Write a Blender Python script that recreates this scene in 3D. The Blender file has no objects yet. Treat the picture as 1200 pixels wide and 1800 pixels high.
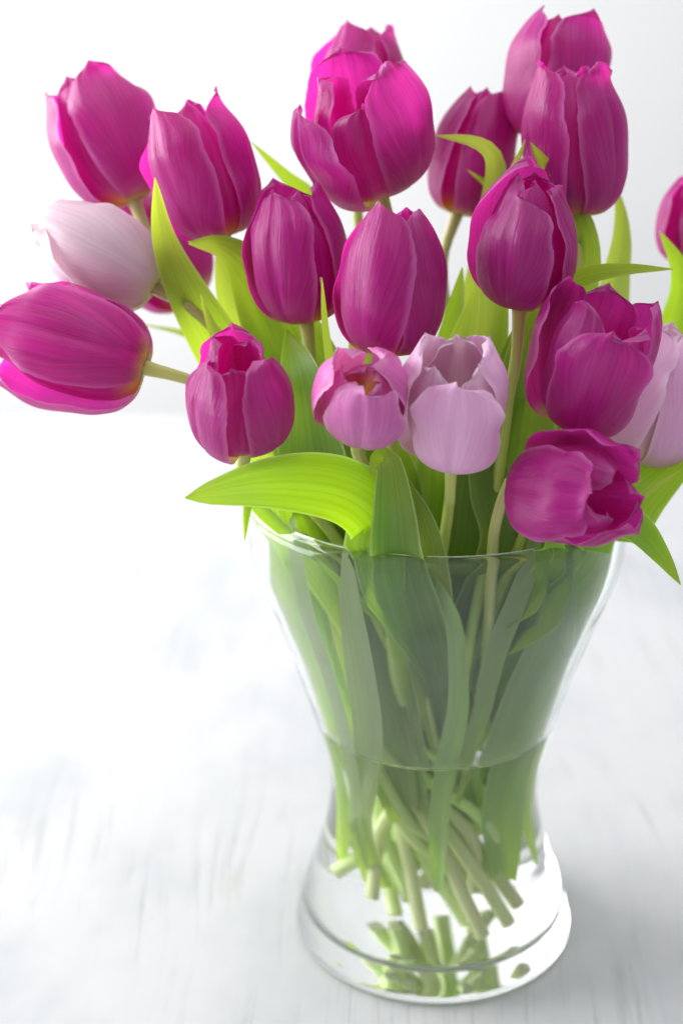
import bpy, math, random
import numpy as np
from mathutils import Vector, Matrix

S = bpy.context.scene
C = S.collection
R = math.radians

# ------------------------------------------------------------------ camera
CAM = Vector((-0.0489, -0.7414, 0.5140))
PITCH, YAW, ROLL = 0.3559, 0.0024, -0.0091
FPX = 2823.0                                     # focal length in photo pixels (1200 x 1800)
FW = Vector((math.sin(YAW)*math.cos(PITCH), math.cos(YAW)*math.cos(PITCH), -math.sin(PITCH)))
_r = FW.cross(Vector((0, 0, 1))).normalized(); _u = _r.cross(FW)
RT = math.cos(ROLL)*_r + math.sin(ROLL)*_u
UP = -math.sin(ROLL)*_r + math.cos(ROLL)*_u
cd = bpy.data.cameras.new('camera')
cam = bpy.data.objects.new('camera', cd); C.objects.link(cam)
cam.matrix_world = Matrix(((RT.x, UP.x, -FW.x, CAM.x), (RT.y, UP.y, -FW.y, CAM.y), (RT.z, UP.z, -FW.z, CAM.z), (0, 0, 0, 1)))
cd.sensor_fit = 'VERTICAL'; cd.sensor_height = 36; cd.sensor_width = 24
cd.lens = FPX/1800*36
cd.clip_start = 0.01; cd.clip_end = 50
cd.dof.use_dof = True; cd.dof.focus_distance = 0.685; cd.dof.aperture_fstop = 4.8
S.camera = cam

# ------------------------------------------------------------------ light
W = bpy.data.worlds.new('World'); S.world = W; W.use_nodes = True
bg = W.node_tree.nodes['Background']
bg.inputs[0].default_value = (0.96, 0.98, 1.0, 1); bg.inputs[1].default_value = 0.42

def area(name, loc, target, sx, sy, power, col):
    l = bpy.data.lights.new(name, 'AREA'); l.shape = 'RECTANGLE'; l.size = sx; l.size_y = sy
    l.energy = power; l.color = col
    o = bpy.data.objects.new(name, l); C.objects.link(o)
    o.location = loc; o.rotation_euler = (Vector(target)-Vector(loc)).to_track_quat('-Z', 'Y').to_euler()
    return o
area('window_light', (-1.50, 0.55, 0.78), (0.0, 0.48, 0.55), 1.7, 1.4, 68, (1.0, 0.985, 0.96))

area('overhead_fill', (0.1, 0.0, 2.3), (0.1, 0.0, 0.0), 2.6, 2.6, 26, (1.0, 0.99, 0.98))  # added soft fill from above, standing in for bounced light; no actual lamp

S.view_settings.view_transform = 'Standard'; S.view_settings.look = 'None'
S.view_settings.exposure = 0.15; S.view_settings.gamma = 1.0
S.view_settings.use_curve_mapping = False
S.render.engine = 'CYCLES'
cy = S.cycles
cy.use_denoising = True
try: cy.denoiser = 'OPENIMAGEDENOISE'
except Exception: pass
cy.max_bounces = 24; cy.transmission_bounces = 18; cy.diffuse_bounces = 9; cy.glossy_bounces = 6
cy.transparent_max_bounces = 8; cy.caustics_reflective = True; cy.caustics_refractive = True
cy.blur_glossy = 0.4; cy.sample_clamp_indirect = 12.0

# ------------------------------------------------------------------ helpers
def at(px, py, y):
    """point on the photo's line of sight (px, py) at the world depth y"""
    d = FW + RT*((px-600)/FPX) + UP*((900-py)/FPX)
    return CAM + d*((y-CAM.y)/d.y)

def tag(o, label=None, cat=None, group=None, kind=None):
    for k, v in (('label', label), ('category', cat), ('group', group), ('kind', kind)):
        if v: o[k] = v
    return o

def mesh_obj(name, verts, faces, mat, parent=None, uvs=None, smooth=True):
    me = bpy.data.meshes.new(name)
    me.from_pydata([tuple(v) for v in verts], [], faces)
    if uvs is not None:
        ul = me.uv_layers.new(name='UVMap')
        idx = np.empty(len(me.loops), dtype=np.int32); me.loops.foreach_get('vertex_index', idx)
        ul.data.foreach_set('uv', np.asarray(uvs, dtype=np.float32)[idx].ravel())
    if smooth: me.polygons.foreach_set('use_smooth', [True]*len(me.polygons))
    for m in (mat if isinstance(mat, (list, tuple)) else [mat]): me.materials.append(m)
    o = bpy.data.objects.new(name, me); C.objects.link(o)
    if parent is not None: o.parent = parent
    return o

def catmull(pts, n):
    """n points evenly spread along a smooth curve through pts"""
    P = np.array([list(p) for p in pts], float)
    Q = np.vstack([2*P[0]-P[1], P, 2*P[-1]-P[-2]])
    out = []
    for i in range(len(P)-1):
        p0, p1, p2, p3 = Q[i:i+4]
        t = np.linspace(0, 1, 24, endpoint=False)[:, None]
        out.append(.5*((2*p1)+(-p0+p2)*t+(2*p0-5*p1+4*p2-p3)*t*t+(-p0+3*p1-3*p2+p3)*t**3))
    out = np.vstack(out+[P[-1:]])
    s = np.concatenate([[0], np.cumsum(np.linalg.norm(np.diff(out, axis=0), axis=1))])
    q = np.linspace(0, s[-1], n)
    return np.stack([np.interp(q, s, out[:, k]) for k in range(3)], 1)

def interp(x, xs, ys):
    """smooth interpolation of a table"""
    x = np.asarray(x, float); xs = np.asarray(xs, float); ys = np.asarray(ys, float)
    m = np.gradient(ys, xs)
    i = np.clip(np.searchsorted(xs, x)-1, 0, len(xs)-2)
    h = xs[i+1]-xs[i]; t = np.clip((x-xs[i])/h, 0, 1)
    return ((2*t**3-3*t*t+1)*ys[i] + (t**3-2*t*t+t)*h*m[i] + (-2*t**3+3*t*t)*ys[i+1] + (t**3-t*t)*h*m[i+1])

def grid_faces(nu, nv):
    return [(j*nu+i, j*nu+i+1, (j+1)*nu+i+1, (j+1)*nu+i) for j in range(nv-1) for i in range(nu-1)]

# ------------------------------------------------------------------ materials
class NT:
    def __init__(self, name):
        self.m = bpy.data.materials.new(name); self.m.use_nodes = True
        self.t = self.m.node_tree; self.t.nodes.clear()
        self.out = self.n('ShaderNodeOutputMaterial')
    def n(self, typ, **kw):
        o = self.t.nodes.new(typ)
        for k, v in kw.items(): setattr(o, k, v)
        return o
    def l(self, a, b): self.t.links.new(a, b)
    def math(self, op, a, b=None, c=None, clamp=False):
        o = self.n('ShaderNodeMath', operation=op, use_clamp=clamp)
        for i, v in enumerate((a, b, c)):
            if v is None: continue
            if isinstance(v, (int, float)): o.inputs[i].default_value = v
            else: self.l(v, o.inputs[i])
        return o.outputs[0]
    def mix(self, f, a, b, blend='MIX'):
        o = self.n('ShaderNodeMix', data_type='RGBA', blend_type=blend)
        for s, v in ((o.inputs[0], f), (o.inputs[6], a), (o.inputs[7], b)):
            if isinstance(v, (int, float)): s.default_value = v
            elif isinstance(v, tuple): s.default_value = (*v, 1) if len(v) == 3 else v
            else: self.l(v, s)
        return o.outputs[2]
    def ramp(self, f, stops, interp='EASE'):
        o = self.n('ShaderNodeValToRGB'); cr = o.color_ramp; cr.interpolation = interp
        while len(cr.elements) < len(stops): cr.elements.new(.5)
        for e, (p, c) in zip(cr.elements, stops):
            e.position = p; e.color = (*c, 1) if isinstance(c, tuple) else (c, c, c, 1)
        self.l(f, o.inputs[0]); return o.outputs[0]
    def noise(self, vec, scale, detail=3, rough=.5):
        o = self.n('ShaderNodeTexNoise'); o.inputs['Scale'].default_value = scale
        o.inputs['Detail'].default_value = detail; o.inputs['Roughness'].default_value = rough
        self.l(vec, o.inputs['Vector']); return o.outputs[0]
    def xyz(self, x, y, z):
        o = self.n('ShaderNodeCombineXYZ')
        for s, v in zip(o.inputs, (x, y, z)):
            if isinstance(v, (int, float)): s.default_value = v
            else: self.l(v, s)
        return o.outputs[0]
    def bump(self, h, strength, dist):
        o = self.n('ShaderNodeBump'); o.inputs['Strength'].default_value = strength
        o.inputs['Distance'].default_value = dist; self.l(h, o.inputs['Height']); return o.outputs[0]
    def done(self, sh): self.l(sh, self.out.inputs[0]); return self.m

def uv_split(T):
    s = T.n('ShaderNodeSeparateXYZ'); T.l(T.n('ShaderNodeUVMap').outputs[0], s.inputs[0])
    return s.outputs[0], s.outputs[1]

def hsv(T, col, rnd, dh, ds, dv):
    o = T.n('ShaderNodeHueSaturation'); T.l(col, o.inputs['Color'])
    T.l(T.math('MULTIPLY_ADD', rnd, dh, .5-dh/2), o.inputs['Hue'])
    T.l(T.math('MULTIPLY_ADD', rnd, ds, 1-ds/2), o.inputs['Saturation'])
    T.l(T.math('MULTIPLY_ADD', rnd, dv, 1-dv/2), o.inputs['Value'])
    return o.outputs[0]

def thin_sheet(T, col, tcol, f, rough, spec, nrm, sheen=0.0, sheen_col=(1, 1, 1)):
    p = T.n('ShaderNodeBsdfPrincipled'); T.l(col, p.inputs['Base Color'])
    p.inputs['Roughness'].default_value = rough; p.inputs['Specular IOR Level'].default_value = spec
    p.inputs['Sheen Weight'].default_value = sheen; p.inputs['Sheen Roughness'].default_value = .35
    p.inputs['Sheen Tint'].default_value = (*sheen_col, 1)
    T.l(nrm, p.inputs['Normal'])
    t = T.n('ShaderNodeBsdfTranslucent'); T.l(tcol, t.inputs[0]); T.l(nrm, t.inputs['Normal'])
    m = T.n('ShaderNodeMixShader'); m.inputs[0].default_value = f
    T.l(p.outputs[0], m.inputs[1]); T.l(t.outputs[0], m.inputs[2])
    return m.outputs[0]

def petal_mat(name, body, dark, trans, edge, base, base2, b_at, f_tr=.46):
    T = NT(name); u, v = uv_split(T)
    s = T.math('MULTIPLY_ADD', u, 2.0, -1.0)
    rnd = T.n('ShaderNodeObjectInfo').outputs['Random']
    fan = T.math('DIVIDE', s, T.math('POWER', T.math('ADD', v, .12), .8))     # veins fan out from the base
    vec = T.xyz(T.math('MULTIPLY', fan, 15.0), T.math('MULTIPLY', v, 1.6), T.math('MULTIPLY', rnd, 40.0))
    vein = T.noise(vec, 1.0, 4, .65)
    fine = T.noise(T.xyz(T.math('MULTIPLY', fan, 46.0), T.math('MULTIPLY', v, 4.0), rnd), 1.0, 2, .6)
    blot = T.noise(T.xyz(T.math('MULTIPLY', s, 1.2), T.math('MULTIPLY', v, 2.0), T.math('MULTIPLY', rnd, 17.0)), 1.6, 3)
    c = T.mix(T.ramp(vein, [(.22, 0.0), (.72, 1.0)]), dark, body)
    c = T.mix(T.ramp(blot, [(.45, 0.0), (.85, .22)]), c, edge)
    e = T.ramp(T.math('ABSOLUTE', s), [(.84, 0.0), (1.0, .75)])
    e = T.math('MAXIMUM', e, T.ramp(v, [(.93, 0.0), (1.0, .6)]))
    c = T.mix(T.ramp(fine, [(.50, 0.0), (.80, .20)]), c, edge)
    c = T.mix(e, c, edge)
    vj = T.math('ADD', v, T.math('MULTIPLY_ADD', vein, .10, -.05))
    c = T.mix(T.ramp(vj, [(b_at*.55, 1.0), (b_at*1.6, 0.0)]), c, base2)
    c = T.mix(T.ramp(vj, [(b_at*.30, 1.0), (b_at, 0.0)]), c, base)
    c = hsv(T, c, rnd, .018, .12, .18)
    tr = T.mix(T.ramp(vj, [(b_at*.5, 1.0), (b_at*1.8, 0.0)]), T.mix(T.ramp(vein, [(.3, 0.0), (.7, 1.0)]), tuple(x*.82 for x in trans), trans), base)
    crum = T.noise(T.xyz(T.math('MULTIPLY', s, 2.6), T.math('MULTIPLY', v, 3.4), T.math('MULTIPLY', rnd, 23.0)), 1.0, 2, .5)
    h = T.math('MULTIPLY_ADD', crum, 1.8, T.math('MULTIPLY_ADD', fine, .45, vein))
    nrm = T.bump(h, .42, .0011)
    return T.done(thin_sheet(T, c, tr, f_tr, .33, .60, nrm, .10, (.92, .76, 1.0)))

M_MAG = petal_mat('petal_magenta', (.47, .013, .325), (.28, .004, .175), (1.0, .045, .52), (.66, .20, .58), (.75, .62, .22), (.62, .18, .10), .085)
M_PNK = petal_mat('petal_pink', (.78, .22, .62), (.66, .14, .49), (.95, .22, .58), (.85, .48, .76), (.85, .50, .12), (.80, .30, .12), .12, .30)
M_WHT = petal_mat('petal_whitish', (.87, .70, .82), (.83, .62, .76), (.98, .82, .86), (.90, .82, .88), (.78, .74, .36), (.84, .74, .60), .09, .40)
M_PAL = petal_mat('petal_pale', (.92, .54, .86), (.86, .46, .79), (.98, .66, .82), (.93, .74, .90), (.78, .74, .36), (.80, .66, .55), .09, .26)

M_MAG_IN = petal_mat('petal_magenta_inner', (.47, .013, .325), (.28, .004, .175), (1.0, .045, .52), (.66, .20, .58), (.88, .52, .10), (.66, .16, .14), .15)
M_PNK_IN = petal_mat('petal_pink_inner', (.78, .22, .62), (.66, .14, .49), (.95, .22, .58), (.85, .48, .76), (.95, .50, .08), (.88, .34, .20), .32, .34)
M_PAL_IN = petal_mat('petal_pale_inner', (.90, .61, .85), (.85, .52, .79), (.98, .66, .74), (.92, .80, .90), (.90, .76, .32), (.88, .58, .60), .24, .30)
INNER_MAT = {M_MAG.name: M_MAG_IN, M_PNK.name: M_PNK_IN, M_PAL.name: M_PAL_IN}

def leaf_mat(name, pale):
    T = NT(name); u, v = uv_split(T)
    s = T.math('MULTIPLY_ADD', u, 2.0, -1.0)
    rnd = T.n('ShaderNodeObjectInfo').outputs['Random']
    vein = T.noise(T.xyz(T.math('MULTIPLY', u, 26.0), T.math('MULTIPLY', v, 1.2), T.math('MULTIPLY', rnd, 30.0)), 1.0, 3, .6)
    blot = T.noise(T.xyz(T.math('MULTIPLY', u, 1.4), T.math('MULTIPLY', v, 4.0), T.math('MULTIPLY', rnd, 11.0)), 1.5, 3)
    rib = T.ramp(T.math('ABSOLUTE', s), [(0.0, 1.0), (.05, 0.0)])
    edge = T.ramp(T.math('ABSOLUTE', s), [(.90, 0.0), (1.0, 1.0)])
    vc = T.ramp(vein, [(.22, 0.0), (.78, 1.0)])
    c = T.mix(vc, (.115, .225, .05), (.20, .335, .09))
    c = T.mix(T.ramp(blot, [(.4, 0.0), (.8, .6)]), c, (.20, .33, .15))       # bluish bloom
    c = T.mix(T.math('MULTIPLY', edge, .85), c, (.66, .74, .46))
    c = T.mix(T.math('MULTIPLY', rib, .35), c, (.34, .46, .20))
    c = T.mix(T.ramp(v, [(.04, .8), (.50, 0.0)]), c, (.64, .76, .40))                # blanched foot, drawn higher to paint brightness into the part inside the vase
    c = T.mix(T.ramp(v, [(.9, 0.0), (1.0, .7)]), c, (.42, .40, .10))
    c = T.mix(pale, c, (.66, .76, .48))                                             # powdery bloom of lower leaves, paled further to imitate haze and brightness behind glass
    c = hsv(T, c, rnd, .03, .15, .25)
    tr = T.mix(vc, (.50, .76, .02), (.64, .88, .05))
    tr = hsv(T, tr, rnd, .03, .1, .2)
    return T.done(thin_sheet(T, c, tr, .50, .34, .45, T.bump(vein, .26, .0012)))
M_LEAF = leaf_mat('leaf_green', 0.0)
M_LOW = leaf_mat('leaf_lower', .55)

def stem_mat():
    T = NT('stem_green'); u, v = uv_split(T)
    rnd = T.n('ShaderNodeObjectInfo').outputs['Random']
    st = T.noise(T.xyz(T.math('MULTIPLY', u, 12.0), T.math('MULTIPLY', v, 5.0), T.math('MULTIPLY', rnd, 30.0)), 1.0, 3)
    c = T.ramp(v, [(0.0, (.76, .86, .44)), (.40, (.52, .68, .20)), (.8, (.46, .52, .11)), (1.0, (.50, .47, .15))])
    c = T.mix(T.ramp(st, [(.35, 0.0), (.7, .5)]), c, (.66, .72, .36))
    c = hsv(T, c, rnd, .04, .2, .25)
    p = T.n('ShaderNodeBsdfPrincipled'); T.l(c, p.inputs['Base Color'])
    p.inputs['Roughness'].default_value = .42; p.inputs['Specular IOR Level'].default_value = .4
    p.inputs['Subsurface Weight'].default_value = .25; p.inputs['Subsurface Radius'].default_value = (.6, 1.0, .2)
    p.inputs['Subsurface Scale'].default_value = .003
    T.l(T.bump(st, .2, .001), p.inputs['Normal'])
    return T.done(p.outputs[0])
M_STEM = stem_mat()

def plain(name, col, rough=.5, scale=60):
    T = NT(name); g = T.n('ShaderNodeTexCoord').outputs['Object']
    nz = T.noise(g, scale, 3)
    p = T.n('ShaderNodeBsdfPrincipled')
    T.l(T.mix(nz, tuple(x*.75 for x in col), tuple(min(1, x*1.2) for x in col)), p.inputs['Base Color'])
    p.inputs['Roughness'].default_value = rough; T.l(T.bump(nz, .2, .001), p.inputs['Normal'])
    return T.done(p.outputs[0])
M_CUT = plain('cut_stem_face', (.66, .72, .42), .5, 400)
M_PIST = plain('pistil_green', (.72, .50, .10), .5, 300)
M_ANTH = plain('anther_dark', (.16, .03, .03), .7, 400)

def glass(name, ior, col=(1, 1, 1), rough=0.0):
    T = NT(name); g = T.n('ShaderNodeBsdfGlass'); g.inputs['IOR'].default_value = ior
    g.inputs['Color'].default_value = (*col, 1); g.inputs['Roughness'].default_value = rough
    if ior > 1.4:                                     # faint waviness of blown glass
        n = T.noise(T.n('ShaderNodeTexCoord').outputs['Object'], 22, 2)
        T.l(T.bump(n, .12, .002), g.inputs['Normal'])
        d = T.n('ShaderNodeBsdfDiffuse'); t = T.n('ShaderNodeBsdfTranslucent')       # faint white haze mixed in, imitating the veil of reflected room light
        haze_mix = T.n('ShaderNodeMixShader'); haze_mix.inputs[0].default_value = .4
        T.l(d.outputs[0], haze_mix.inputs[1]); T.l(t.outputs[0], haze_mix.inputs[2])
        haze_noise = T.noise(T.n('ShaderNodeTexCoord').outputs['Object'], 45, 3)
        m = T.n('ShaderNodeMixShader'); T.l(T.ramp(haze_noise, [(.40, .0), (.80, .012)]), m.inputs[0])
        T.l(g.outputs[0], m.inputs[1]); T.l(haze_mix.outputs[0], m.inputs[2])
        return T.done(m.outputs[0])
    return T.done(g.outputs[0])
M_GLASS = glass('clear_glass', 1.47, (.985, .995, .99))
M_WTOP = glass('water_surface', 1.333)
M_WGLASS = glass('water_against_glass', 1.333/1.47)

def table_mat():
    T = NT('whitewashed_wood'); g = T.n('ShaderNodeTexCoord').outputs['Object']
    sp = T.n('ShaderNodeSeparateXYZ'); T.l(g, sp.inputs[0]); x, y, z = sp.outputs
    warp = T.noise(g, 3.0, 2)
    xw = T.math('MULTIPLY_ADD', warp, .05, x)
    grain = T.noise(T.xyz(T.math('MULTIPLY', xw, 170.0), T.math('MULTIPLY', y, 7.0), 0.0), 1.0, 4, .62)
    band = T.noise(T.xyz(T.math('MULTIPLY', xw, 28.0), T.math('MULTIPLY', y, 3.0), 4.0), 1.0, 3, .55)
    wear = T.noise(g, 7.0, 4, .6)
    cloud = T.noise(T.xyz(T.math('MULTIPLY', x, 9.0), T.math('MULTIPLY', y, 5.0), 2.0), 1.0, 4, .65)
    spot = T.noise(T.xyz(T.math('MULTIPLY', x, 24.0), T.math('MULTIPLY', y, 14.0), 9.0), 1.0, 2)
    f = T.math('MULTIPLY', T.ramp(grain, [(.50, 0.0), (.72, 1.0)]), T.ramp(wear, [(.42, .10), (.68, 1.0)]))
    c = T.mix(T.math('MULTIPLY', f, .70), T.mix(T.ramp(cloud, [(.40, 0.0), (.72, 1.0)]), (.525, .535, .555), (.44, .46, .485)), (.34, .36, .36))
    c = T.mix(T.math('MULTIPLY', T.ramp(band, [(.52, 0.0), (.75, 1.0)]), .22), c, (.55, .58, .58))
    c = T.mix(T.math('MULTIPLY', T.ramp(spot, [(.68, 0.0), (.80, 1.0)]), .45), c, (.48, .49, .47))
    p = T.n('ShaderNodeBsdfPrincipled'); T.l(c, p.inputs['Base Color'])
    p.inputs['Roughness'].default_value = .6; p.inputs['Specular IOR Level'].default_value = .12
    T.l(T.bump(T.math('SUBTRACT', 1.0, f), .25, .0015), p.inputs['Normal'])
    return T.done(p.outputs[0])
M_TABLE = table_mat()

def wall_mat():
    T = NT('white_plaster'); g = T.n('ShaderNodeTexCoord').outputs['Object']
    a = T.noise(g, 2.2, 4); b = T.noise(g, 90, 3)
    p = T.n('ShaderNodeBsdfPrincipled')
    T.l(T.mix(a, (.70, .705, .72), (.76, .765, .78)), p.inputs['Base Color'])
    p.inputs['Roughness'].default_value = .8; T.l(T.bump(b, .15, .002), p.inputs['Normal'])
    return T.done(p.outputs[0])
M_WALL = wall_mat()

# ------------------------------------------------------------------ setting
def slab(name, x0, x1, y0, y1, z0, z1, mat, bev=0.004):
    import bmesh
    bm = bmesh.new(); bmesh.ops.create_cube(bm, size=1)
    for v in bm.verts:
        v.co = ((x0+x1)/2+v.co.x*(x1-x0), (y0+y1)/2+v.co.y*(y1-y0), (z0+z1)/2+v.co.z*(z1-z0))
    bmesh.ops.bevel(bm, geom=list(bm.edges), offset=bev, segments=2, affect='EDGES')
    me = bpy.data.meshes.new(name); bm.to_mesh(me); bm.free(); me.materials.append(mat)
    o = bpy.data.objects.new(name, me); C.objects.link(o); o['kind'] = 'structure'
    return o
slab('table', -1.6, 1.6, -1.3, 0.95, -0.04, 0.0, M_TABLE)
slab('wall', -2.6, 2.6, 1.42, 1.52, -0.75, 2.2, M_WALL)

# ------------------------------------------------------------------ vase
OUT = [(.250, .0920), (.235, .0932), (.215, .0905), (.190, .0818), (.160, .0715), (.129, .0622), (.105, .0560), (.086, .0540),
       (.066, .0565), (.047, .0620), (.030, .0680), (.0185, .0712), (.013, .0722)]
_z = [p[0] for p in OUT][::-1]; _r = [p[1] for p in OUT][::-1]
def r_out(z): return float(interp([z], _z, _r)[0])
TH, ZB, ZW = .0030, .0125, .1290
def r_in(z):
    z = max(z, ZB)
    rr = r_out(min(z, .25))-TH
    if z < ZB+.012: rr -= .010*(1-((z-ZB)/.012))**2        # rounded inner corner at the bottom
    return rr

def lathe(prof, n=128):
    vs, fs = [], []
    for r, z in prof:
        for k in range(n):
            a = 2*math.pi*k/n; vs.append((r*math.cos(a), r*math.sin(a), z))
    for j in range(len(prof)-1):
        for k in range(n):
            k2 = (k+1) % n
            fs.append((j*n+k, j*n+k2, (j+1)*n+k2, (j+1)*n+k))
    return vs, fs
prof = [(.0002, .0012), (.060, .0012), (.0685, .0004), (.0718, .0012), (.0734, .0040), (.0738, .0075), (.0732, .0110)]
zs = np.linspace(.0145, .2455, 56)
prof += [(r_out(z), z) for z in zs]
for a in np.linspace(-.5, math.pi+.5, 15):                # rounded lip
    prof.append((r_out(.25)-TH/2+.0025*math.cos(a), .2482+.0025*math.sin(a)))
zi = np.linspace(.2455, ZW, 30)
prof += [(r_in(z), z) for z in zi]                          # inner wall down to the water line
vs, fs = lathe(prof)
vase = bpy.data.objects.new('vase', None); C.objects.link(vase)
tag(vase, 'clear glass vase with flared rim and waisted foot holding the tulips', 'vase')
mesh_obj('body', vs, fs, M_GLASS, vase)
# water: open surface on top, and the sheet where it touches the glass
wp = [(.0002, ZB)]
wp += [(r, ZB) for r in np.linspace(.01, r_in(ZB), 8)]
wz = np.linspace(ZB, ZW, 44)[1:]
side = [(r_in(z), z) for z in wz]
rw = r_in(ZW)
men = [(rw-.0004-.0035*t, ZW-.0022*(1-(1-t)**2)) for t in np.linspace(.1, 1, 6)]
top = [(x, ZW-.0022) for x in np.linspace(rw-.006, .0002, 8)]
vs, fs = lathe(wp+side+men+top)
water = mesh_obj('water', vs, fs, [M_WGLASS, M_WTOP])
n_side = (len(wp)+len(side)-1)*128
water.data.polygons.foreach_set('material_index', [0 if i < n_side else 1 for i in range(len(fs))])
tag(water, 'clear water filling the lower half of the glass vase', 'water', kind='stuff')

# ------------------------------------------------------------------ tulip heads
# px, py: middle of the head in the photo; y: depth; ang: lean on the picture (clockwise from up); tilt: towards the viewer
def T_(px, py, y, ang, tilt, L, Rm, tip, phi, mat, label, seed, **kw):
    d = dict(px=px, py=py, y=y, ang=ang, tilt=tilt, L=L, R=Rm, tip=tip, phi=phi, mat=mat, label=label, seed=seed)
    d.update(kw); return d
TUL = [
 T_(186, 240, .060, -24, 4, .068, .0240, .56, 28, M_MAG, 'magenta tulip leaning left, its lower edge overlapping the tulip half hidden by the pale one', 1, splay={2: 3}),
 T_(349, 296, .000, -20, 10, .066, .0228, .62, -38, M_MAG, 'upright magenta tulip with parted petals, above the leaf with a curled yellowish tip', 2, splay={1: 3}, rs=501),
 T_(262, 432, .085, -42, 0, .072, .0250, .45, 20, M_MAG, 'deep magenta tulip mostly hidden behind the whitish pink tulip', 3),
 T_(168, 440, .000, -58, 0, .066, .0232, .32, 8, M_WHT, 'whitish pink tulip nodding sideways above the drooping magenta tulip', 4, rs=502),
 T_(122, 608, -.040, -74, 2, .070, .0250, .62, 4, M_MAG, 'magenta tulip drooping sideways, lowest on the outer side below the whitish pink one', 5, splay={1: 8, 2: 6}),
 T_(523, 442, -.030, -7, 14, .063, .0222, .50, -28, M_MAG, 'closed magenta tulip beside the tall closed tulip in the middle', 6, splay={0: 2}),
 T_(684, 492, -.068, 3, 12, .064, .0235, .55, -42, M_MAG, 'tall closed magenta tulip in the middle above the small pink one', 7),
 T_(643, 226, .000, -16, 36, .062, .0270, .72, 56, M_MAG, 'wide open magenta tulip with a flared petal, high in the bunch', 8, splay={2: 14, 1: 6, 0: 1}, len={5: .80, 3: .9}),
 T_(634, 152, .075, 2, 4, .062, .0225, .66, -30, M_MAG, 'magenta tulip standing straight behind the wide open one', 9),
 T_(834, 266, .070, 16, 6, .064, .0205, .52, 35, M_MAG, 'slim magenta tulip leaning towards the pair of tall tulips', 10),
 T_(972, 134, .065, 9, 8, .062, .0240, .66, 40, M_MAG, 'tallest magenta tulip, rising behind another at the top', 11),
 T_(1005, 246, .010, -4, 12, .070, .0240, .60, -60, M_MAG, 'magenta tulip with a glossy streak, in front of the tallest one', 12),
 T_(922, 414, -.055, 2, 20, .061, .0232, .42, -28, M_MAG, 'magenta tulip with wrinkled petals and a crooked upper petal', 13, splay={2: -7, 0: 3, 1: 4}, len={0: .84, 1: .88, 2: 1.08, 3: .92, 4: .95, 5: .96}),
 T_(1044, 632, -.085, 16, 28, .061, .0240, .82, 2, M_MAG, 'purple magenta tulip with open top in front of the pale lilac one', 14, splay={0: 4, 1: 2, 2: 5}, len={0: .86, 1: 1.0, 2: 1.04, 3: .9, 5: .96}),
 T_(1152, 692, -.030, 18, 10, .067, .0250, .50, 58, M_PAL, 'pale lilac tulip behind the open topped magenta one', 15),
 T_(1008, 862, -.118, 97, 50, .055, .0230, .70, 0, M_MAG, 'magenta tulip tipped over above the vase rim, showing its hollow inside', 16, rim=(862, 978, -.074)),
 T_(797, 708, -.105, -1, 42, .058, .0218, .60, -4, M_PAL, 'pale lilac pink tulip beside the small pink one, above the rim', 17, len={0: .88, 3: .92, 5: .90}),
 T_(637, 692, -.115, 4, 60, .044, .0194, .52, 0, M_PNK, 'small round pink tulip seen from the front with an orange centre', 18, len={0: .93, 3: .84, 4: .84, 5: .84}),
 T_(418, 692, -.095, -4, 36, .054, .0208, .50, 58, M_MAG, 'ruffled mauve tulip low at the vase rim, above the long bright leaf', 19, splay={1: -4, 0: 4, 2: 4}, len={0: .90, 2: .92, 1: 1.06, 5: .86}),
 T_(1222, 386, .080, 6, 4, .046, .0195, .50, 10, M_MAG, 'magenta tulip cut off by the picture edge', 20),
]

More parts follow.
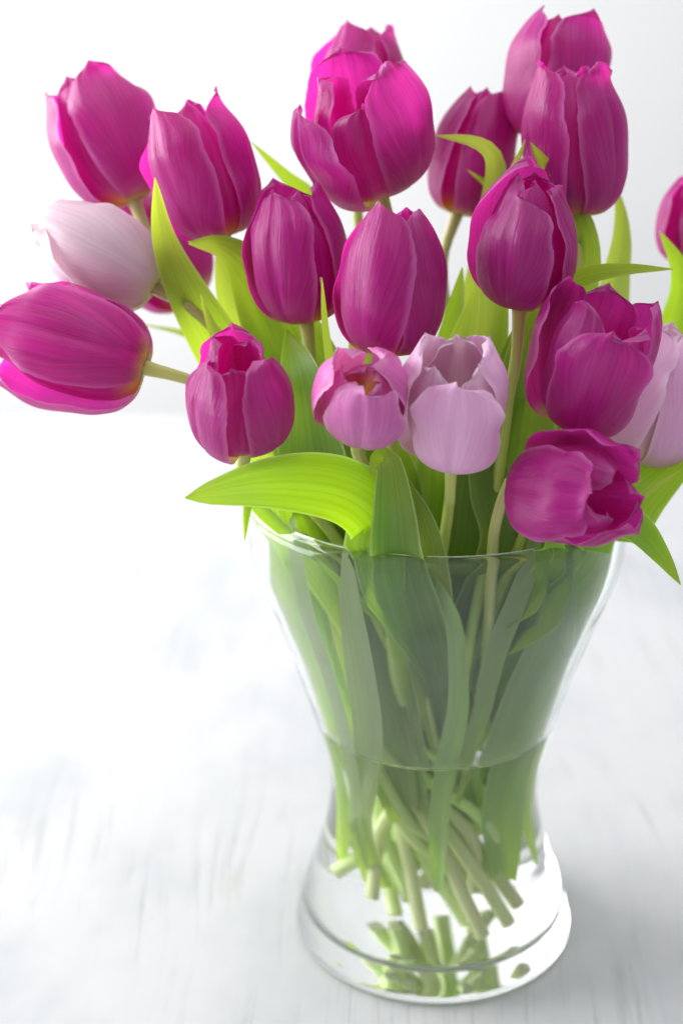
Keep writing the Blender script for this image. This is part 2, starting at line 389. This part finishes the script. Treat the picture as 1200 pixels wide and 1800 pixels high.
def petal(fl, k, rng):
    """one petal as a cupped sheet in the flower's own axes (z = flower axis)"""
    inner = k >= 3
    L, Rm = fl['L'], fl['R']
    phi = R(fl['phi'] + 120*(k % 3) + (60 if inner else 0) + rng.uniform(-7, 7))
    sc = (.775 if inner else 1.0)*rng.uniform(.97, 1.03)
    ln = L*(rng.uniform(.93, .99) if inner else rng.uniform(.96, 1.03))
    ln *= fl.get('len', {}).get(k, 1.0)
    tip = fl['tip']*(rng.uniform(.72, .92) if inner else rng.uniform(.92, 1.08))
    nt, ns = 44, 27
    t = np.linspace(0, 1, nt)[:, None]; s = np.linspace(-1, 1, ns)[None, :]
    up_r = (1.0+tip)/2+.10
    r = interp(t[:, 0], [0, .06, .16, .30, .48, .70, .86, 1], [.10, .42, .74, .94, 1.0, min(1.0, up_r+.06), up_r*.55+tip*.45-.02, tip-.04])[:, None]*Rm*sc
    z = interp(t[:, 0], [0, .06, .16, .30, .48, .70, .86, 1], [0, .010, .085, .23, .43, .69, .87, 1.0])[:, None]*ln
    wm = Rm*(rng.uniform(.90, 1.0) if not inner else rng.uniform(.80, .90))
    pt = rng.uniform(0, 1)
    w = interp(t[:, 0], [0, .08, .25, .45, .63, .78, .89, .96, 1], [.16, .42, .80, .98, .99, .84+.05*pt, .60+.10*pt, .35+.09*pt, .03])[:, None]
    f1, f2 = rng.uniform(9, 15), rng.uniform(22, 34); p1, p2, p3 = [rng.uniform(0, 6.28) for _ in range(3)]
    ragg = np.clip((t-.35)/.4, 0, 1)
    # left and right margins run differently, and the margin is finely uneven
    wl = w*(1+ragg*(.045*np.sin(f1*t+p1)+.022*np.sin(f2*t+p2)+.012*np.sin(70*t+p3)))
    wr = w*(1+ragg*(.045*np.sin(f1*1.13*t+p2)+.022*np.sin(f2*.9*t+p3)+.012*np.sin(77*t+p1)))
    ww = np.where(s < 0, wl, wr)*wm
    rho = np.maximum(r*rng.uniform(1.0, 1.08), Rm*.55)
    a = s*ww/rho
    # top edge: dip or small notch near the tip
    tipj = rng.uniform(-.25, .25)
    zz = z - (t**6)*ln*.06*np.abs(s)**1.5
    crease = rng.uniform(.03, .075)*Rm
    spiral = .085*Rm*s*(1 if not inner else -1)
    fold = Rm*.042*np.sin(3.2*s+p1+2*t)*np.clip(t*1.5, 0, 1)
    wav = Rm*(.075*np.sin(f1*.8*t+p3)+.05*np.sin(f2*.7*t+p1))*np.abs(s)**4*ragg*(.45 if inner else 1)
    cup = -Rm*.08*np.abs(s)**3*np.clip(t-.3, 0, 1)
    curl = Rm*rng.uniform(-.10, .16)*np.clip((t-.82)/.18, 0, 1)**2*(1+.5*s*np.sign(tipj))
    groove = -crease*np.exp(-(s/.10)**2)*np.sin(np.pi*np.clip(t, 0, 1))
    ripple = Rm*(.013*np.sin(26*s+8*t*s+p2)*np.abs(s)+.012*np.sin(15*s+3*t+p3)*t)*ragg
    dr = spiral+fold+wav+cup+curl+groove+ripple
    x = (r-rho)+(rho+dr)*np.cos(a)
    y = (rho+dr)*np.sin(a)
    y = y + Rm*.10*tipj*np.clip((t-.6)/.4, 0, 1)**2*np.ones_like(s)
    zz = zz+0*s
    # splay about the foot of the petal
    sp = R(fl.get('splay', {}).get(k, rng.uniform(-1.5, 2.0)))
    x2 = x*math.cos(sp)+zz*math.sin(sp); z2 = -x*math.sin(sp)+zz*math.cos(sp)
    cx, sx = math.cos(phi), math.sin(phi)
    X = x2*cx-y*sx; Y = x2*sx+y*cx
    V = np.stack([X, Y, z2], -1).reshape(-1, 3)
    UV = np.stack([np.broadcast_to((s+1)/2, (nt, ns)), np.broadcast_to(t, (nt, ns))], -1).reshape(-1, 2)
    return V, grid_faces(ns, nt), UV

def basis(fl):
    a, tl = R(fl['ang']), R(fl['tilt'])
    ax = (RT*math.sin(a)+UP*math.cos(a))*math.cos(tl) - FW*math.sin(tl)
    e1 = (-FW - ax*((-FW).dot(ax)))
    if e1.length < 1e-3: e1 = UP.copy()
    e1.normalize(); e2 = ax.cross(e1)
    return ax, e1, e2

def tube(path, rad, nseg=12):
    P = np.asarray(path); n = len(P)
    tg = np.gradient(P, axis=0); tg /= np.linalg.norm(tg, axis=1)[:, None]
    nrm = np.cross(tg[0], [0.3, 1, .1]); nrm /= np.linalg.norm(nrm)
    vs, uv = [], []
    for i in range(n):
        nrm = nrm-tg[i]*np.dot(nrm, tg[i]); nrm /= np.linalg.norm(nrm)
        b = np.cross(tg[i], nrm)
        for k in range(nseg):
            a = 2*math.pi*k/nseg
            vs.append(P[i]+rad[i]*(math.cos(a)*nrm+math.sin(a)*b)); uv.append((k/nseg, i/(n-1)))
    fs = [(j*nseg+k, j*nseg+(k+1) % nseg, (j+1)*nseg+(k+1) % nseg, (j+1)*nseg+k) for j in range(n-1) for k in range(nseg)]
    return vs, fs, uv

# ---- stems: laid out together, then eased apart inside the vase
heads = []
for i, fl in enumerate(TUL):
    ax, e1, e2 = basis(fl)
    c = at(fl['px'], fl['py'], fl['y'])
    heads.append((c-ax*(fl['L']*.5), ax, e1, e2))
NS = 60
paths = []
RS = .0030
for i, fl in enumerate(TUL):
    rng = random.Random(100+fl['seed'])
    b, ax, _, _ = heads[i]
    h = Vector((b.x, b.y, 0)); hr = h.length; hd = h.normalized() if hr > 1e-4 else Vector((1, 0, 0))
    ang = math.atan2(hd.y, hd.x)
    rimr = min(hr*.80, .074) if fl['seed'] != 19 else .077
    p_rim = hd*rimr + Vector((0, 0, .262))
    nk = b-ax*.024
    a2 = ang+rng.uniform(-.4, .4)
    p_mid = Vector((math.cos(a2), math.sin(a2), 0))*rng.uniform(.026, .050) + Vector((0, 0, .150))
    a3 = ang+rng.uniform(-.9, .9)+math.pi*.5
    p_wst = Vector((math.cos(a3), math.sin(a3), 0))*rng.uniform(.008, .040) + Vector((0, 0, .085))
    a4 = ang+math.pi+rng.uniform(-.8, .8)
    zb = rng.choice([.017, .018, .019, .024, .032])
    p_bot = Vector((math.cos(a4), math.sin(a4), 0))*rng.uniform(.010, .042) + Vector((0, 0, zb))
    if 'rim' in fl: p_rim = at(*fl['rim']); nk = b-ax*.010
    ctl = [p_bot, p_wst, p_mid, p_rim]
    gap = (nk-p_rim)
    if gap.length > .05 and 'rim' not in fl: ctl.append(p_rim+gap*.5+Vector((0, 0, .012)))
    ctl += [nk, b]
    paths.append(catmull(ctl, NS))
PA = np.array(paths)
fixed = np.zeros((len(PA), NS), bool); fixed[:, -9:] = True
def confine(PA):
    for i in range(PA.shape[0]):
        for j in range(NS):
            z = PA[i, j, 2]
            if z < .252 and not fixed[i, j]:
                rr = math.hypot(PA[i, j, 0], PA[i, j, 1]); lim = r_in(z)-RS-.0012
                if rr > lim: PA[i, j, :2] *= lim/rr
            PA[i, j, 2] = max(PA[i, j, 2], ZB+.0042)
for it in range(60):
    flat = PA.reshape(-1, 3); owner = np.repeat(np.arange(len(PA)), NS)
    d = flat[:, None]-flat[None]; dist = np.linalg.norm(d, axis=2)+1e-9
    near = (dist < .0078) & (owner[:, None] != owner[None])
    push = np.where(near, (.0078-dist)/dist*.35, 0)[..., None]*d
    disp = push.sum(1).reshape(PA.shape)
    disp = np.clip(disp, -.002, .002); disp[fixed] = 0
    PA += disp
    sm = PA.copy(); sm[:, 1:-1] = .5*PA[:, 1:-1]+.25*(PA[:, :-2]+PA[:, 2:]); sm[fixed] = PA[fixed]
    PA = sm
    if it % 6 == 5: confine(PA)
confine(PA)

# ---- leaves: owner tulip (by seed), points seen in the photo (px, py, depth), half width, twist
def leaf(parent, ctl, hw, facing, twist=(0, 0), cup=.30, seed=0, wprof=None, mat=None):
    rng = random.Random(900+seed)
    nt, ns = 64, 15
    P = catmull(ctl, nt)
    tg = np.gradient(P, axis=0); tg /= np.linalg.norm(tg, axis=1)[:, None]
    t = np.linspace(0, 1, nt); s = np.linspace(-1, 1, ns)
    w = interp(t, [0, .10, .30, .50, .70, .85, .94, .98, 1], wprof or [.62, .85, 1.0, 1.0, .90, .60, .30, .13, .02])*hw
    fa = [np.array(f, float) for f in facing]                         # blade normal from foot to tip
    V, UV = [], []
    p1, p2 = rng.uniform(0, 6.28), rng.uniform(0, 6.28)
    for i in range(nt):
        q = t[i]*(len(fa)-1); k = min(int(q), len(fa)-2) if len(fa) > 1 else 0
        f = fa[k]*(1-(q-k))+fa[k+1]*(q-k) if len(fa) > 1 else fa[0]
        f = f-tg[i]*np.dot(f, tg[i]); f /= np.linalg.norm(f)+1e-9
        wd = np.cross(tg[i], f)
        an = R(twist[0]*(1-t[i])+twist[1]*t[i])
        wd2 = wd*math.cos(an)+f*math.sin(an); f2 = f*math.cos(an)-wd*math.sin(an)
        cu = cup*(1.5-1.0*t[i])
        for sj in s:
            bow = -cu*w[i]*(1-abs(sj)**1.6)
            wv = hw*(.06*math.sin(11*t[i]+p1+sj)+.04*math.sin(23*t[i]+p2))*abs(sj)**3
            V.append(P[i]+wd2*(sj*w[i])+f2*(bow+wv+cu*w[i]*.5)); UV.append(((sj+1)/2, t[i]))
    # below the rim the blade stays inside the glass
    first_out = next((i for i in range(nt) if P[i][2] > .250), nt)
    over = next((i for i in range(first_out, nt) if math.hypot(P[i][0], P[i][1]) > r_in(.25)-.010), nt)   # hangs over the rim from here on
    for q in range(len(V)):
        i = q//ns; z = V[q][2]
        if i < min(first_out+12, over) and z < .268:
            lim = r_in(min(z, .25))-.0012+max(0, z-.2505)*1.6
            rr = math.hypot(V[q][0], V[q][1])
            if rr > lim: V[q][0] *= lim/rr; V[q][1] *= lim/rr
            V[q][2] = max(z, ZB+.002)
    return mesh_obj('leaf', V, grid_faces(ns, nt), mat or M_LEAF, parent, UV)

# (owner seed, foot height on the stem, points, half width, facings, twist, cup)
CAMD = tuple(-FW); LEFT = (-1, -.2, .2); RIGHT = (1, -.2, .2); UPV = (0, -.2, 1); BACK = tuple(FW)
LEAVES = [
 (19, .060, [(668, 1000, -.080), (668, 920, -.084), (600, 865, -.096), (470, 852, -.112), (325, 874, -.122)], .0128, [CAMD, (.3, -.8, .3), (0, -.85, .5), (0, -.7, .7)], (0, 0), .25, [.5, .6, .65, .78, 1.0, .88, .5, .25, .02]),
 (19, .100, [(470, 905, -.070), (452, 868, -.080), (436, 890, -.092), (430, 950, -.094)], .0050, [CAMD, LEFT, CAMD], (0, 0), .3),
 (18, .050, [(705, 1010, -.083), (694, 900, -.093), (684, 812, -.098), (662, 806, -.108), (651, 836, -.115)], .0118, [CAMD, CAMD, CAMD, (-.3, -.8, .5)], (0, 20), .25),
 (18, .085, [(750, 1000, -.082), (735, 920, -.086), (705, 850, -.080), (690, 800, -.070)], .0095, [RIGHT, CAMD, CAMD], (30, 0), .3),
 (18, .045, [(570, 930, -.048), (552, 830, -.054), (540, 740, -.060), (528, 660, -.060), (505, 580, -.035)], .0165, [CAMD, CAMD, CAMD], (0, 10), .25),
 (4, .070, [(500, 800, -.03), (400, 640, -.01), (330, 520, -.012), (288, 420, -.02), (272, 312, -.025)], .0125, [CAMD, CAMD, (.6, -.7, .2), (.5, -.8, .2)], (0, 15), .35),
 (2, .075, [(560, 760, -.04), (510, 620, -.02), (450, 500, -.015), (395, 440, -.022), (334, 424, -.035)], .0200, [CAMD, CAMD, (0, -.8, .5), (0, -.7, .6)], (0, 0), .3),
 (2, .120, [(520, 780, -.02), (470, 640, .005), (410, 520, .010), (380, 450, .010)], .0185, [CAMD, CAMD], (0, 0), .3),
 (5, .100, [(455, 760, -.05), (405, 640, -.04), (370, 570, -.045), (352, 515, -.050)], .0060, [CAMD, (.7, -.6, .2)], (0, 30), .5),
 (9, .100, [(640, 560, .05), (560, 370, .055), (500, 308, .055), (440, 248, .05)], .0070, [CAMD, CAMD], (0, 20), .4),
 (10, .090, [(850, 480, .04), (868, 350, .03), (868, 280, .022), (835, 250, .015), (764, 238, .01)], .0080, [CAMD, CAMD, CAMD], (0, 10), .3),
 (10, .120, [(880, 460, .05), (880, 360, .05), (855, 325, .045), (820, 298, .04)], .0050, [CAMD, CAMD], (0, 10), .3),
 (13, .090, [(860, 620, -.03), (868, 450, -.015), (885, 340, -.010), (922, 245, -.012)], .0095, [CAMD, (.6, -.7, .2), (.6, -.7, .2)], (0, 0), .35),
 (12, .080, [(960, 640, -.01), (1010, 500, .000), (1015, 410, -.002), (975, 320, -.010), (932, 250, -.015)], .0120, [CAMD, CAMD, (-.4, -.8, .3)], (0, 0), .3),
 (11, .090, [(1040, 640, .02), (1085, 470, .04), (1092, 390, .045), (1080, 320, .045)], .0095, [CAMD, CAMD], (0, 25), .4),
 (13, .060, [(905, 660, -.040), (945, 550, -.042), (1010, 492, -.045), (1090, 474, -.055), (1182, 473, -.065)], .0070, [CAMD, CAMD, CAMD], (0, -10), .35),
 (20, .100, [(1130, 700, .02), (1190, 560, .03), (1195, 480, .030), (1158, 406, .025)], .0105, [CAMD, CAMD], (0, 10), .35),
 (12, .045, [(865, 1010, -.048), (880, 880, -.050), (905, 740, -.042), (925, 620, -.035), (945, 520, -.025)], .0230, [CAMD, (-.3, -.9, .2), (-.3, -.9, .2)], (0, 0), .30),
 (7, .050, [(800, 1000, -.040), (800, 850, -.035), (810, 700, -.030), (835, 560, -.015), (850, 470, -.010)], .0180, [CAMD, CAMD, (.3, -.9, .2)], (0, 0), .3),
 (6, .060, [(640, 960, -.05), (610, 800, -.045), (592, 680, -.045), (578, 600, -.055), (566, 488, -.060)], .0120, [CAMD, CAMD, LEFT], (0, 30), .4),
 (15, .065, [(1030, 1010, -.055), (1075, 930, -.058), (1120, 870, -.055), (1200, 800, -.040), (1260, 740, -.03)], .0165, [CAMD, CAMD, UPV], (0, 0), .3),
 (14, .090, [(1020, 985, -.070), (1075, 920, -.080), (1130, 870, -.088), (1196, 825, -.095)], .0070, [CAMD, UPV, UPV], (0, 0), .45),
 (16, .070, [(1015, 985, -.078), (1060, 915, -.088), (1115, 925, -.092), (1160, 975, -.094), (1196, 1028, -.094)], .0102, [CAMD, UPV, CAMD, CAMD], (0, 0), .40),
 (16, .050, [(960, 1010, -.080), (975, 955, -.088), (1000, 945, -.098), (1026, 966, -.104)], .0085, [CAMD, UPV, CAMD], (0, 0), .3),
 (8, .055, [(680, 880, -.03), (660, 760, -.02), (640, 650, -.01), (620, 560, .0)], .0165, [CAMD, CAMD], (0, 0), .3),
 (1, .060, [(520, 920, .00), (500, 800, .02), (470, 700, .03), (430, 610, .04), (380, 560, .05)], .0140, [CAMD, CAMD, CAMD], (0, 0), .3),
 (12, .055, [(980, 980, -.03), (985, 850, -.02), (1000, 720, -.01), (1020, 600, .0)], .0190, [CAMD, CAMD], (0, 0), .3),
 (7, .070, [(705, 960, -.045), (692, 850, -.042), (662, 740, -.045), (640, 650, -.040)], .0130, [CAMD, (.4, -.8, .2)], (0, 20), .35),
 (13, .060, [(885, 970, -.055), (862, 860, -.050), (852, 760, -.045), (872, 630, -.040)], .0110, [(-.5, -.8, .2), CAMD], (0, -20), .35),
 (14, .060, [(955, 960, -.055), (985, 860, -.052), (978, 760, -.045), (960, 680, -.035)], .0130, [CAMD, (-.4, -.8, .2)], (0, 20), .35),
 (6, .070, [(590, 950, -.036), (555, 850, -.038), (510, 770, -.040), (470, 690, -.034)], .0110, [CAMD, (.3, -.8, .3)], (0, 15), .35),
 (2, .080, [(520, 920, -.035), (480, 800, -.03), (430, 690, -.02), (395, 590, -.01)], .0110, [CAMD, CAMD], (0, 20), .4),
 (8, .080, [(760, 900, -.03), (775, 750, -.02), (790, 620, -.01), (812, 470, .0)], .0110, [CAMD, CAMD], (0, 20), .4),
 (3, .090, [(470, 760, .03), (400, 640, .06), (330, 590, .07), (240, 568, .075)], .0050, [CAMD, UPV], (0, 0), .3),
]

GRP = 'tulips in the vase'
roots = {}
for i, fl in enumerate(TUL):
    base, ax, e1, e2 = heads[i]
    rng = random.Random(fl.get('rs', fl['seed']*7+3))
    root = bpy.data.objects.new('tulip', None); C.objects.link(root)
    foot = Vector(PA[i, 0]); root.location = foot
    tag(root, fl['label'], 'tulip', GRP); roots[fl['seed']] = root
    Mx = np.array([[e1.x, e2.x, ax.x], [e1.y, e2.y, ax.y], [e1.z, e2.z, ax.z]])
    off = np.array(base)-np.array(foot)
    for k in range(6):
        V, F, UV = petal(fl, k, rng)
        mesh_obj('petal', V@Mx.T+off, F, INNER_MAT.get(fl['mat'].name, fl['mat']) if k >= 3 else fl['mat'], root, UV)
    # stem with a slightly swollen top and a slanted cut end
    path = PA[i]-np.array(foot)
    tt = np.linspace(0, 1, NS)
    rad = RS*(1.10-.26*tt)*(1+.03*np.sin(9*tt+i)); rad[-3:] *= [1.08, 1.2, 1.4]
    vs, fs, uv = tube(path, rad)
    st = mesh_obj('stem', vs, fs, M_STEM, root, uv)
    d0 = path[1]-path[0]; d0 /= np.linalg.norm(d0)
    ring = [np.array(v) for v in vs[:12]]
    cen = sum(ring)/12-d0*.0004
    mesh_obj('cut_end', ring+[cen], [((k+1) % 12, k, 12) for k in range(12)], M_CUT, st)
    # pistil and stamens inside the cup
    a = np.linspace(0, 1, 8)
    pp = np.outer(a, np.array(ax))*(fl['L']*.34)+off
    pv, pf, pu = tube(pp, .0030+.0009*np.sin(a*3.1)+np.where(a > .86, .0016, 0), 10)
    pv.append(pp[-1]+np.array(ax)*.002); m = len(pv)-1
    pf += [(70+k, 70+(k+1) % 10, m) for k in range(10)]
    mesh_obj('pistil', pv, pf, M_PIST, root)
    for q in range(6):
        an = q*math.pi/3+.3
        o2 = np.array(e1*math.cos(an)+e2*math.sin(an))
        b2 = np.linspace(0, 1, 6)
        sp = off+np.outer(b2, np.array(ax)*(fl['L']*.32)+o2*.0045)+o2*.004
        sv, sf, su = tube(sp, np.where(b2 < .5, .0007, .0016-.0012*(b2 > .95)), 6)
        mesh_obj('stamen', sv, sf, M_ANTH, root)

for n, (own, zf, pts, hw, fac, tw, cup, *wp) in enumerate(LEAVES):
    zf = .045+zf*.70; root = roots[own]; i = [f['seed'] for f in TUL].index(own)
    P = PA[i]
    j0 = int(np.argmin(np.abs(P[:, 2]-zf)+np.where(np.arange(NS) > 45, 9, 0)))
    first = np.array(at(*pts[0]))
    # leave the stem low in the vase and lean over to where the blade shows above the rim
    a0 = P[j0]; j1 = min(j0+7, NS-12)
    mid = .45*P[j1]+.55*(a0+(first-a0)*.5); mid[2] = (a0[2]+first[2])*.5
    ctl = [a0, mid]+[np.array(at(*p)) for p in pts]
    foot = np.array(root.location)
    o = leaf(None, [np.asarray(c) for c in ctl], hw*1.2, fac, tw, cup, n, wp[0] if wp else None)
    me = o.data
    co = np.empty(len(me.vertices)*3); me.vertices.foreach_get('co', co)
    me.vertices.foreach_set('co', (co.reshape(-1, 3)-foot).ravel()); me.update()
    o.parent = root

# blades standing inside the glass (points from the foot up)
INNER = [
 (5, [(680, 1560, -.010), (625, 1430, -.030), (596, 1290, -.042), (548, 1110, -.056), (522, 960, -.056), (505, 880, -.045)], .0062, (30, 25)),
 (1, [(650, 1530, .010), (620, 1400, -.010), (580, 1270, -.020), (515, 1090, -.030), (490, 940, -.025), (480, 860, -.01)], .0075, (-30, 10)),
 (19, [(700, 1550, -.010), (640, 1440, -.032), (652, 1310, -.044), (640, 1190, -.058), (618, 1060, -.068), (610, 940, -.066)], .0085, (20, 30)),
 (17, [(768, 1560, -.030), (775, 1400, -.044), (806, 1240, -.056), (800, 1100, -.070), (752, 995, -.080), (735, 930, -.080)], .0066, (10, 55)),
 (16, [(800, 1400, -.040), (842, 1260, -.052), (868, 1150, -.060), (908, 1050, -.068), (935, 970, -.068), (950, 880, -.060)], .0050, (50, 10)),
 (14, [(860, 1540, -.010), (872, 1400, -.024), (925, 1250, -.036), (1000, 1090, -.044), (1050, 960, -.042), (1080, 860, -.03)], .0150, (0, 15)),
 (15, [(900, 1520, .000), (905, 1400, -.012), (945, 1250, -.024), (985, 1080, -.046), (1000, 950, -.050)], .0080, (45, 20)),
]
for n, (own, pts, hw, tw) in enumerate(INNER):
    root = roots[own]; foot = np.array(root.location)
    ctl = [np.array(at(*p)) for p in pts]
    outw = (.15*(1 if pts[0][0] > 768 else -1), -.95, .25)
    o = leaf(None, ctl, hw, [outw, outw], tw, .35, 60+n, [.30, .55, .85, 1.0, .95, .72, .42, .2, .03], M_LOW)
    me = o.data
    co = np.empty(len(me.vertices)*3); me.vertices.foreach_get('co', co)
    me.vertices.foreach_set('co', (co.reshape(-1, 3)-foot).ravel()); me.update()
    o.parent = root
